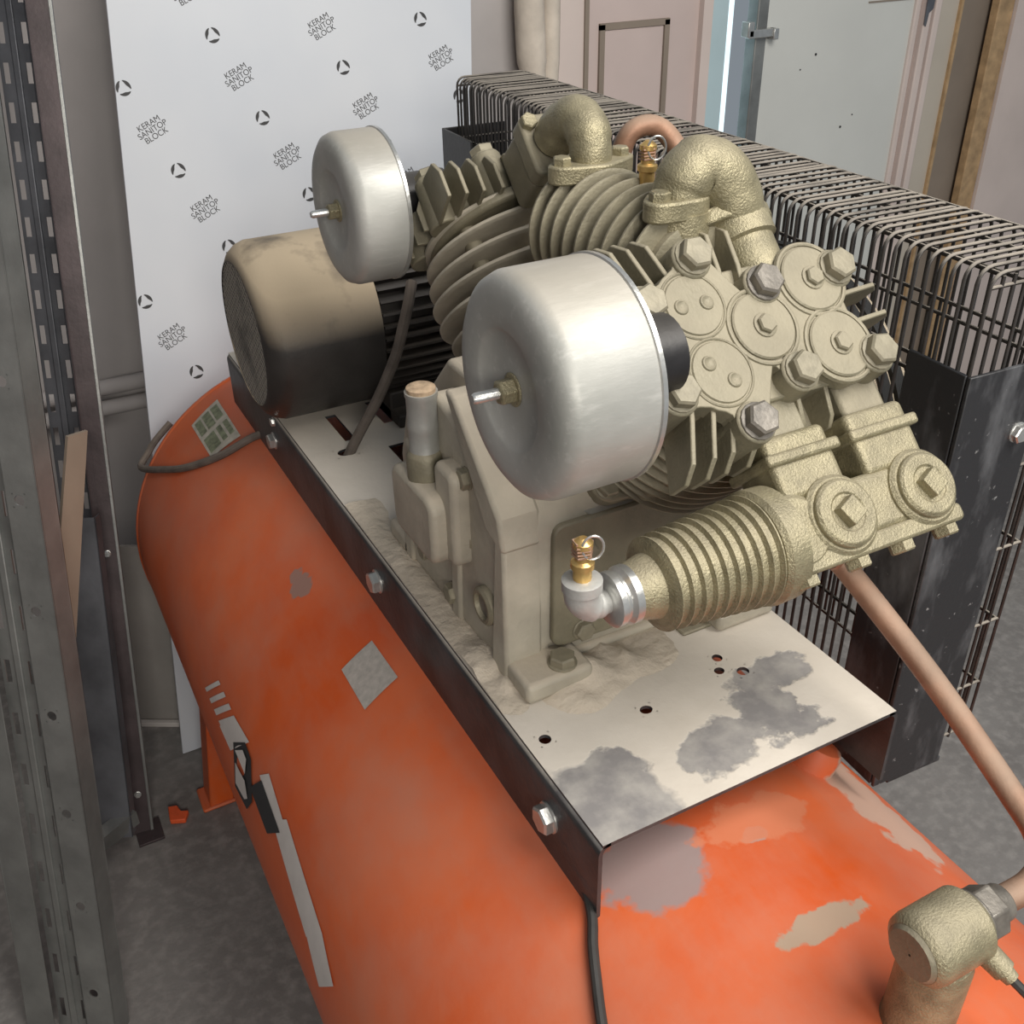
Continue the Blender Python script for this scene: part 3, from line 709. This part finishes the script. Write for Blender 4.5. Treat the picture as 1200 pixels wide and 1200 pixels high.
def head(HX, front):
    h = obj('cylinder_head', MB().prism(HX, lobes([(p[0], p[1], .034) for p in PLUG] + [(a, b, .016) for a, b in BOLTS]), -.018, 0, .985), 'casting', pump, bev=.0035, seg=3)
    body = MB().prism(HX, rrect(-.092, .098, -.058, .058, .03), -.052, -.012)
    body.lathe(HX, [(.104, -.062), (.108, -.058), (.108, -.052), (.104, -.048)], 56)
    for a, b in BOLTS: body.cyl(HX.p(a, b, -.055), HX.p(a, b, .004), .0195, .0175, 20)
    obj('head_body', body, 'casting', h, bev=.002)
    for a, b, k in PLUG:
        r = .0285 if k else .0255
        inst('valve_plug', PLUG_HEX if k else PLUG_DIM, h, HX.at(a, b, 0).m() @ Matrix.Rotation(.5 if b < 0 else 1.3, 4, 'Z'), (r, r, .028))
    for i, (a, b) in enumerate(BOLTS):
        inst('head_bolt', B_DARK if i in (1, 5) and front else B_CAST, h, HX.at(a, b, .004).m() @ Matrix.Rotation(.4 * i, 4, 'Z'), .0135)
    def fin(u0, v0, u1, v1, n0=-.05, n1=-.004, th=.0022):
        d = Vector((u1 - u0, v1 - v0)); L = d.length; d /= L
        F = Fr(HX.p(u0, v0, 0), HX.u * d.x + HX.v * d.y, HX.n, (HX.u * d.x + HX.v * d.y).cross(HX.n))
        obj('head_fin', MB().prism(F, [(0, n0), (L, n0), (L, n0 + (n1 - n0) * .55), (L * .78, n1 - .006), (L * .2, n1), (0, n1)], -th, th), 'casting', h, bev=.001)
    if front:
        for u in (-.098, -.082, -.064, -.020, .0): fin(u, -.045, u - .008 + .02 * (u > -.03), -.104)
        for u in (-.112, -.092, -.074, -.052): fin(u + .02, .045, u + .002, .102)
        for v in (-.012, .014): fin(.085, v, .148, v - .006)
        fin(.016, .05, .016, .09, -.05, -.016); fin(.046, .05, .046, .09, -.05, -.016)
        fin(-.10, -.015, -.125, -.02); fin(-.10, .012, -.128, .016)
        fin(.095, .03, .13, .05, -.05, -.018)
    else:
        for u in (-.112, -.092, -.072, -.05, -.028, -.004, .02, .05): fin(u, -.045, u - .006, -.106, -.055, -.002)
        for u in (-.08, -.05, .0, .05): fin(u, .045, u, .10)
        for v in (-.03, 0, .03): fin(-.085, v, -.125, v)
    return h
hf = head(HF, True); hb = head(HB, False)

# air filters: spun drums on the left of each head
def filt(y, z, x0, fd, label):
    F = Fr((x0, y, z), (0, -1, 0), (0, 0, 1), (-1, 0, 0))       # n points left, out of the face
    r = .0825
    prof = [(.03, -fd), (r - .004, -fd), (r, -fd + .004), (r, -.014), (r - .003, -.006), (r - .010, -.0012), (r - .018, 0), (.046, 0), (.043, -.0015), (.040, -.004), (.018, -.006), (.0005, -.006)]
    f = obj('air_filter', MB().lathe(F, prof, 72, caps=False), 'drum_aluminium', pump, ang=40)
    f['label'] = label
    obj('filter_rim', MB().lathe(F, [(r - .006, -fd - .001), (r + .0012, -fd - .0005), (r + .0012, -fd + .003), (r - .001, -fd + .004)], 72, caps=False), 'zinc', f, ang=60)
    obj('stud', MB().lathe(F, [(.0042, -.006), (.0042, .024), (.003, .026)], 10), 'zinc', f)
    obj('nut', MB().prism(F, ngon(.0095, 6, .3), -.006, .005).prism(F, ngon(.0095, 6, .3), .005, .0065, .85).lathe(F, [(.0125, -.0065), (.0125, -.0045)], 20), 'casting_gold', f, bev=.002)
    obj('inlet_neck', MB().lathe(F, [(.030, -.135), (.030, -.055)], 28), 'black_paint_shade', f)  # neck coloured black to stand for shade between drum and head
    return f
filt(.099, .382, -.026, .077, 'large scuffed aluminium filter drum on the front head')
filt(.623, .374, .033, .060, 'aluminium filter drum with dusty top on the rear head')

# upper intercooler between the heads, axis along the tank
UC = Fr((.205, .385, .395), X, (0, 0, 1), (0, -1, 0))
uc = obj('intercooler', MB().lathe(UC, [(.03, 0), (.044, .004), (.044, .185), (.03, .19)], 32), 'casting', pump)
FM = lmesh('cooler_fin', MB().lathe(LOC, [(.04, -.003), (.0585, -.0022), (.0615, -.001), (.0615, .001), (.0585, .0022), (.04, .003)], 48), 'casting', 50)
for k in range(9): inst('cooling_fin', FM, uc, UC.at(0, 0, .012 + .0205 * k).m(), (1 + .0, 1.0, 1))
def oval_flange(F, L, w, th, mat, parent, name='flange', nb=None, br=.0085, turn=0.0):
    u = F.u * math.cos(turn) + F.v * math.sin(turn); v = F.n.cross(u); G = Fr(F.o, u, v, F.n)
    o = obj(name, MB().prism(G, lobes([(0, 0, w), (L, 0, .014), (-L, 0, .014), (L * .5, 0, w * .8), (-L * .5, 0, w * .8)], 48), 0, th), mat, parent, bev=.002)
    for s in (-1, 1): bolt(o, G.at(s * L, 0, th), br, nb or B_PLAIN)
    return o
for y, tn in ((.362, .1), (.222, .35)):
    F = Fr((.205, y, .434), X, (0, 1, 0), (0, 0, 1))
    obj('cooler_port', MB().lathe(F, [(.030, -.02), (.027, .006), (.027, .012)], 28), 'casting_gold', uc)
    oval_flange(F.at(0, 0, .008), (.034 if y > .3 else .030), .0255, .017, 'casting_gold', uc, turn=tn)
# elbows
def elbow(pts, r, name='elbow_pipe'):
    return obj(name, MB().tube(pts, r, 20, 6), 'casting_gold', pump, ang=60)
e1 = elbow([(.205, .362, .452), (.205, .364, .468), (.207, .374, .483), (.208, .394, .489), (.207, .416, .481), (.207, .436, .464)], [.0195, .020, .0215, .0225, .022, .021])
dirb = Vector((0, -.72, .69)).normalized()
rF = fr_axis((.207, .4475, .453), dirb, (1, 0, 0))
rf_ = obj('flange', MB().prism(rF, rrect(-.034, .034, -.027, .027, .010), -.012, .010), 'casting', e1, bev=.003)
for q_ in ((-.024, -.018), (.024, .018)): bolt(rf_, rF.at(q_[0], q_[1], .010), .0085, B_PLAIN)
obj('head_port', MB().prism(rF, rrect(-.030, .034, -.024, .026, .008), -.055, -.012), 'casting', hb, bev=.003)
e2 = elbow([(.204, .222, .448), (.205, .222, .460), (.211, .221, .472), (.224, .221, .477), (.240, .217, .469), (.250, .212, .452), (.2555, .208, .431)], [.022, .0235, .025, .0265, .027, .0265, .0255])
ax = -tF
pF = fr_axis(HF.p(.038, -.100, -.030), ax, (1, 0, 0))
oval_flange(pF.at(0, 0, .001), .031, .0285, .013, 'casting_gold', e2, 'flange', None, .009, PI / 2 + .25)
obj('head_port', MB().lathe(pF, [(.0255, -.065), (.0255, -.017), (.0295, -.015), (.0295, .002)], 28), 'casting_gold', hf)
# small brass relief valve with pull ring on the intercooler
def relief(o, name, parent, s=1.0):
    F = Fr(o, X, (0, 1, 0), (0, 0, 1))
    v = obj(name, MB().lathe(F, [(.0075 * s, 0), (.0075 * s, .012 * s), (.0095 * s, .013 * s), (.0095 * s, .018 * s), (.0065 * s, .02 * s), (.006 * s, .03 * s), (.008 * s, .032 * s), (.008 * s, .036 * s), (.003 * s, .04 * s)], 12), 'brass', parent)
    ring = [(Vector(o) + Vector((.004, -.008, .034)) * s + Vector((math.cos(a) * .75, -.25 * math.cos(a), math.sin(a))) * .0105 * s) for a in [2 * PI * i / 18 for i in range(19)]]
    obj('pull_ring', MB().tube(ring, .0011 * s, 6), 'zinc', v)
    sp = [(Vector(o) + Vector((math.cos(a * 5) * .0075, math.sin(a * 5) * .0075, .021 + .0022 * a)) * 1.0 * 1) for a in [i * .25 for i in range(24)]]
    obj('spring', MB().tube(sp, .001 * s, 5), 'copper', v)
    return v
relief((.217, .288, .450), 'relief_valve', uc, .95)

# outlet manifold below the front head
MF = HF.at(0, 0, 0)
mfz = obj('outlet_manifold', MB().prism(MF, rrect(-.052, .124, .136, .186, .024), -.070, -.012), 'casting_gold', pump, bev=.007, seg=3)
obj('manifold_flange', MB().prism(MF, rrect(-.060, .122, .183, .198, .005), -.078, -.010), 'casting_gold', mfz, bev=.0025)
for u in (-.045, .008, .055, .104): bolt(mfz, Fr(MF.p(u, .198, -.020), MF.u, MF.n, MF.v), .010, B_PLAIN)
for u, w_ in ((.004, .0315), (.092, .031)):
    obj('port_boss', MB().lathe(MF.at(u, .162, 0), [(w_ + .004, -.03), (w_ + .002, -.010), (w_ - .001, -.007)], 32), 'casting_gold', mfz)
    obj('screw_plug', MB().lathe(MF.at(u, .162, 0), [(w_ - .003, -.010), (w_ - .003, -.004), (w_ - .006, -.001), (.016, -.001), (.0155, -.0025)], 32).prism(MF.at(u, .162, -.004), ngon(.0135, 4, .35), .000, .010, .93), 'casting_gold', mfz, bev=.0012)
obj('blank_boss', MB().lathe(MF.at(-.040, .163, 0), [(.030, -.03), (.030, -.012), (.026, -.009), (.001, -.0085)], 32, caps=False), 'casting_gold', mfz)
for u in (-.004, .082):
    o = obj('riser', MB().prism(MF, rrect(u - .035, u + .029, .085, .140, .006), -.062, -.012), 'casting_gold', mfz, bev=.009, seg=4)
    obj('riser_joint', MB().prism(MF, rrect(u - .040, u + .034, .100, .110, .003), -.067, -.007), 'casting_gold', mfz, bev=.005, seg=3)
    obj('head_spigot', MB().prism(MF, rrect(u - .026, u + .020, .045, .09, .004), -.055, -.020), 'casting', mfz, bev=.006)
# lower cooler running left from the manifold
LC0 = MF.p(-.058, .163, -.040)
LCF = Fr(LC0, (0, -1, 0), (0, 0, 1), (-1, 0, 0))
lc = obj('aftercooler', MB().lathe(LCF, [(.0425, -.01), (.0422, .008), (.0340, .103), (.026, .106), (.022, .122), (.0215, .124)], 36), 'casting_gold', pump)
obj('cooler_collar', MB().lathe(LCF, [(.047, -.012), (.0475, .006), (.044, .010)], 40), 'casting_gold', lc)
for k in range(10):
    r = .0455 - .0009 * k
    key = 'cooler_disc_%d' % k
    me = lmesh('cooler_disc', MB().lathe(LOC, [(.028, -.0034), (r - .0045, -.0030), (r - .0025, -.0014), (r, -.0006), (r, .0006), (r - .0025, .0014), (r - .0045, .0030), (.028, .0034)], 44), 'casting_gold', 60)
    inst('cooling_fin', me, lc, LCF.at(0, 0, .013 + .0098 * k).m())
obj('bracket', MB().box(.225, .275, .20, .235, .0, .05).box(.225, .29, .19, .235, .0, .004), 'casting', lc, bev=.003)
# threaded union, elbow and brass relief valve at the cooler's end
nutm = obj('union_nut', MB().lathe(LCF, [(.0195, .122), (.0228, .124), (.0228, .130), (.0195, .133), (.0195, .135), (.0215, .137), (.0215, .142), (.018, .144)], 28), 'zinc', lc)
ep = LCF.p(0, 0, .143); ex = LCF.p(0, 0, .162)
obj('elbow_fitting', MB().tube([ep, LCF.p(0, 0, .152), LCF.p(0, 0, .160) + Vector((0, 0, .004)), ex + Vector((-.003, 0, .012)), ex + Vector((-.003, 0, .024))], [.0095, .0108, .0130, .0132, .0132], 20, 4).lathe(Fr(ex + Vector((-.003, 0, .019)), X, (0, 1, 0), (0, 0, 1)), [(.0150, 0), (.0150, .008), (.0125, .009)], 24), 'zinc_matt', lc, ang=50)
relief(tuple(ex + Vector((-.003, 0, .026))), 'relief_valve', lc, .92)
# flywheel on the right end of the crank
FWF = Fr((.438, KY, KZ), (0, 1, 0), (0, 0, 1), (1, 0, 0))
fw = obj('flywheel', MB().lathe(FWF, [(.155, 0), (.195, 0), (.195, .008), (.188, .013), (.195, .018), (.195, .026), (.188, .031), (.195, .036), (.195, .048), (.155, .048), (.155, 0)], 64, caps=False), 'flywheel_paint', pump)
obj('hub', MB().lathe(FWF, [(.04, -.11), (.04, .05)], 24), 'flywheel_paint', fw)
sp = MB()
for k in range(5):
    a = 2 * PI * k / 5 + .3
    G = Fr(FWF.o, FWF.u * math.cos(a) + FWF.v * math.sin(a), FWF.v * math.cos(a) - FWF.u * math.sin(a), FWF.n)
    obj('spoke', MB().box(.03, .16, -.02, .02, .012, .036, G), 'flywheel_paint', fw, bev=.004)

# ------------------------------------------------------------------ electric motor
MY, MZ, MX0 = .905, .142, -.028
MMF = Fr((MX0, MY, MZ), (0, -1, 0), (0, 0, 1), (-1, 0, 0))
motor = thing('electric_motor', (.12, MY, 0), 'dark dusty electric motor with ribbed body behind the pump', 'motor')
MR = .128
cw = obj('fan_cowl', MB().lathe(MMF, [(MR, -.165), (MR, -.03), (MR - .004, -.018), (MR - .012, -.008), (MR - .024, -.001), (MR - .026, -.001), (MR - .026, -.01)], 72, caps=False), 'motor_paint', motor, ang=40)
obj('cowl_back', MB().lathe(MMF, [(MR - .024, -.02), (.001, -.02)], 48, caps=False), 'rubber', cw)
gr = MR - .024
for fam in (0, 1):
    a = .7 if fam == 0 else -.7
    for k in range(-10, 11):
        o_ = k * .0098; hl = math.sqrt(max(0, gr * gr - o_ * o_))
        if hl < .01: continue
        G = Fr(MMF.o, MMF.u * math.cos(a) + MMF.v * math.sin(a), MMF.v * math.cos(a) - MMF.u * math.sin(a), MMF.n)
        obj('grille_bar', MB().box(-hl, hl, o_ - .0014, o_ + .0014, -.006 + .001 * fam, -.0025 + .001 * fam, G), 'wire', cw)
obj('stator_body', MB().lathe(MMF, [(.103, -.33), (.103, -.165)], 56), 'motor_fin', motor)
RIB = lmesh('motor_rib', MB().box(-.0018, .0018, .100, .124, -.325, -.168, LOC), 'motor_fin')
for k in range(44):
    a = 2 * PI * k / 44
    inst('cooling_rib', RIB, motor, MMF.m() @ Matrix.Rotation(a, 4, 'Z'))
obj('end_shield', MB().lathe(MMF, [(.126, -.325), (.126, -.345), (.10, -.36), (.05, -.37)], 56), 'motor_fin', motor)
obj('motor_foot', MB().box(.15, .19, MY - .12, MY + .12, 0, .02).box(.27, .31, MY - .12, MY + .12, 0, .02).box(.15, .31, MY - .09, MY + .09, .0, .045), 'motor_fin', motor, bev=.003)
obj('motor_pulley', MB().lathe(MMF, [(.06, -.468), (.07, -.468), (.064, -.482), (.07, -.497), (.064, -.510), (.07, -.517), (.06, -.517)], 40).lathe(MMF, [(.02, -.52), (.02, -.36)], 20), 'dark_bolt', motor)
bolt(motor, MMF.at(.05, -.118, -.012).at(0, 0, 0), .006, B_ZINC, 'screw')
# motor supply cable down into the plate
b = MB().tube([(.165, .735, .235), (.150, .715, .215), (.135, .705, .185), (.122, .705, .150), (.098, .72, .09), (.075, .742, .035), (.056, .758, -.012), (.05, .765, -.04)], .0075, 10, 5)
tag(obj('motor_cable', b, 'cable_dusty'), 'dusty brown cable curving from the motor into a hole in the base plate', 'cable')

# ------------------------------------------------------------------ belts
for k, xo in enumerate((.446, .466)):
    b = MB(); pts = []
    r1, r2 = .190, .068; d = MY - KY; be = math.asin((r1 - r2) / d)
    for i in range(33):
        a = PI / 2 - be + (2 * PI - 2 * (PI / 2 - be)) * i / 32; pts.append((KY + r1 * math.cos(a), KZ + r1 * math.sin(a)))
    for i in range(17):
        a = -(PI / 2 - be) + 2 * (PI / 2 - be) * i / 16; pts.append((MY + r2 * math.cos(a), MZ + r2 * math.sin(a)))
    n = len(pts); vs = []
    for (y, z) in pts:
        vs += [(xo, y, z), (xo + .013, y, z)]
    # outward offset for thickness
    cy_, cz_ = (KY + MY) / 2, KZ
    vo = []
    for i, (y, z) in enumerate(pts):
        y0, z0 = pts[i - 1]; y1, z1 = pts[(i + 1) % n]; tv = Vector((y1 - y0, z1 - z0)).normalized(); o_ = Vector((tv.y, -tv.x)) * .009
        vo += [(xo, y + o_.x, z + o_.y), (xo + .013, y + o_.x, z + o_.y)]
    allv = vs + vo; fs = []
    for i in range(n):
        j = (i + 1) % n
        fs += [(2 * i, 2 * j, 2 * j + 1, 2 * i + 1), (2 * n + 2 * i + 1, 2 * n + 2 * j + 1, 2 * n + 2 * j, 2 * n + 2 * i), (2 * i, 2 * n + 2 * i, 2 * n + 2 * j, 2 * j), (2 * i + 1, 2 * j + 1, 2 * n + 2 * j + 1, 2 * n + 2 * i + 1)]
    b.add(allv, fs)
    tag(obj('drive_belt', b, 'belt'), 'black drive belt round flywheel and motor pulley inside the wire guard, ' + ('nearer the pump' if k == 0 else 'farther from the pump'), 'belt', 'drive belts')

# ------------------------------------------------------------------ wire belt guard
GY0, GY1 = .066, 1.215
CGF = Fr((.415, GY0, 0), (math.cos(.045), -math.sin(.045), 0), (math.sin(.045), math.cos(.045), 0), (0, 0, 1))
GW, GT, GB, GL = .136, .398, -.175, GY1 - GY0
guard = thing('belt_guard', tuple(CGF.p(GW / 2, GL / 2, GB)), 'long black wire mesh belt guard beside the pump', 'guard')
wr = .0019; cr = .014
hp = [(0, GB)] + [(0, GT - cr)] + [(cr - cr * math.cos(a), GT - cr + cr * math.sin(a)) for a in (.4, .8, 1.2)] + [(cr, GT), (GW - cr, GT)] + \
     [(GW - cr + cr * math.sin(a), GT - cr + cr * math.cos(a)) for a in (.4, .8, 1.2)] + [(GW, GT - cr), (GW, GB)]
HOOP = lmesh('guard_hoop', MB().tube([LOC.p(a, 0, b) for a, b in hp], wr, 6), 'wire', 60)
nh = 84
gm = CGF.m()
for k in range(nh):
    y = GL * k / (nh - 1)
    inst('hoop_wire', HOOP, guard, gm @ Matrix.Translation((0, y, random.uniform(-.0015, .0015))) @ Matrix.Rotation(random.uniform(-.004, .004), 4, 'Z'))
LONG = lmesh('guard_long', MB().tube([LOC.p(0, 0, 0), LOC.p(0, GL * .5, 0), LOC.p(0, GL, 0)], wr * 1.1, 6), 'wire', 60)
for a, z in ((.014, GT - .004), (.080, GT - .004), (GW - .006, GT - .002), (GW - .001, GT - .05)): inst('long_wire', LONG, guard, gm @ Matrix.Translation((a, 0, z)))
for z in (.30, .285, .19, .09, -.01, -.10, -.17):
    for a in (.003, GW - .003): inst('long_wire', LONG, guard, gm @ Matrix.Translation((a, 0, z)))
UPR = lmesh('guard_upright', MB().tube([LOC.p(0, 0, GB), LOC.p(0, 0, .1), LOC.p(0, 0, GT - .004)], wr, 6), 'wire', 60)
RAIL = lmesh('guard_rail', MB().tube([LOC.p(0, 0, 0), LOC.p(GW * .5, 0, 0), LOC.p(GW, 0, 0)], wr, 6), 'wire', 60)
for y in (0, GL):
    for k in range(1, 10): inst('end_wire', UPR, guard, gm @ Matrix.Translation((GW * k / 10, y, 0)))
    for z in (.385, .30, .285, .19, .09, -.01, -.10, -.17): inst('end_wire', RAIL, guard, gm @ Matrix.Translation((0, y, z)))
# corner angles that carry the guard
G = CGF
b = MB().box(-.004, .0, .0, .068, -.20, .306, G).box(-.004, .094, -.006, -.002, -.20, .306, G)
ang1 = obj('corner_angle', b, 'bracket_paint', guard, bev=.001)
for a, z in ((.075, .235),): bolt(ang1, Fr(G.p(a, -.006, z), G.u, G.n, -G.v), .009, B_ZINC, 'screw')
for y, z in ((.045, .215), (.045, .185), (.06, .18), (.025, .17)):
    obj('hole_light', MB().lathe(Fr(G.p(-.0042, y, z), G.v, G.n, -G.u), [(.003, 0), (.0005, .0003)], 10, caps=False), 'white_vinyl', ang1)
obj('bottom_strap', MB().box(.02, .10, -.004, .03, -.207, -.20, G), 'bracket_paint', guard, bev=.001)
b = MB().box(-.03, -.026, GL - .12, GL + .005, -.1, .318, G).box(-.03, .09, GL + .002, GL + .006, -.1, .318, G)
obj('corner_angle', b, 'black_paint_shade', guard, bev=.001)

# ------------------------------------------------------------------ pipes
b = MB().tube([(.268, .048, .172), (.276, .040, .163), (.287, -.015, .128), (.297, -.06, .096), (.299, -.11, .068), (.296, -.150, .050), (.287, -.182, .043), (.268, -.203, .040), (.245, -.210, .038), (.215, -.210, .038)], .0105, 14, 6)
tag(obj('discharge_pipe', b, 'copper', ang=60), 'bent copper pipe from the outlet manifold down to the check valve', 'pipe')
b = MB().tube([(.342, .30, .36), (.341, .36, .415), (.338, .40, .440), (.325, .415, .462), (.306, .420, .469), (.288, .425, .460), (.280, .43, .43), (.278, .44, .39)], .0105, 14, 5)
tag(obj('transfer_pipe', b, 'copper', ang=60), 'short arched copper pipe over the rear of the pump', 'pipe')
# check valve on the tank top, front end
cvv = thing('check_valve', (.157, -.21, TZ + TR - .004), 'cream dusty check valve body on a stub at the front of the tank', 'valve')
VF = Fr((.157, -.21, 0), X, (0, 1, 0), (0, 0, 1))
obj('stub', MB().lathe(VF, [(.030, -.075), (.026, -.060), (.026, .012), (.024, .018)], 32), 'casting_gold', cvv)
VX = Fr((.126, -.21, .038), (0, 1, 0), (0, 0, 1), (1, 0, 0))
obj('body', MB().lathe(VX, [(.001, .001), (.022, .0), (.0265, .004), (.0275, .01), (.0275, .052), (.022, .058)], 36, caps=False), 'casting_gold', cvv, ang=40)
obj('end_cap', MB().lathe(VX, [(.001, -.003), (.019, -.003), (.0225, .001)], 28, caps=False), 'casting', cvv)
obj('coupling_nut', MB().prism(VX, ngon(.0205, 6, .2), .057, .078).lathe(VX, [(.0225, .055), (.0225, .060)], 24).lathe(VX, [(.015, .078), (.014, .09)], 20), 'dark_bolt', cvv, bev=.0015)
obj('unload_port', MB().cyl((.178, -.222, .03), (.186, -.243, .018), .010, .009, 16).cyl((.186, -.243, .018), (.188, -.249, .0145), .007, .006, 12), 'casting_gold', cvv)
b = MB().tube([(.188, -.249, .0145), (.195, -.265, .004), (.206, -.29, -.014), (.215, -.33, -.035), (.21, -.38, -.05)], .0035, 8, 5)
tag(obj('unloader_tube', b, 'rubber'), 'thin dark unloader tube leaving the side of the check valve', 'tube')
# cables on the tank
pts = [tp(1.02, 108, .006), tp(1.046, 114, .006), tp(1.07, 124.8, .006), tp(1.138, 135.4, .006), tp(1.22, 143, .006), tp(1.29, 148.5, .006), tp(1.325, 150, .004), tp(1.345, 147, -.006), tp(1.35, 142, -.01), tp(1.36, 135, -.02)]
tag(obj('earth_cable', MB().tube(pts, .0065, 10, 5), 'cable_dusty'), 'brown dusty cable looped over the far end of the orange tank', 'cable')
pts = [tp(.12, 107.5, .005), tp(.05, 110.5, .0055), tp(.005, 113, .0055), tp(-.02, 115.5, .0055), tp(-.045, 117.7, .0055), tp(-.075, 120.2, .0055), tp(-.12, 123.5, .0055), tp(-.2, 128, .0055), tp(-.3, 131, .0055)]
tag(obj('control_cable', MB().tube(pts, .0048, 10, 5), 'rubber'), 'black cable emerging from under the base plate along the tank top', 'cable')
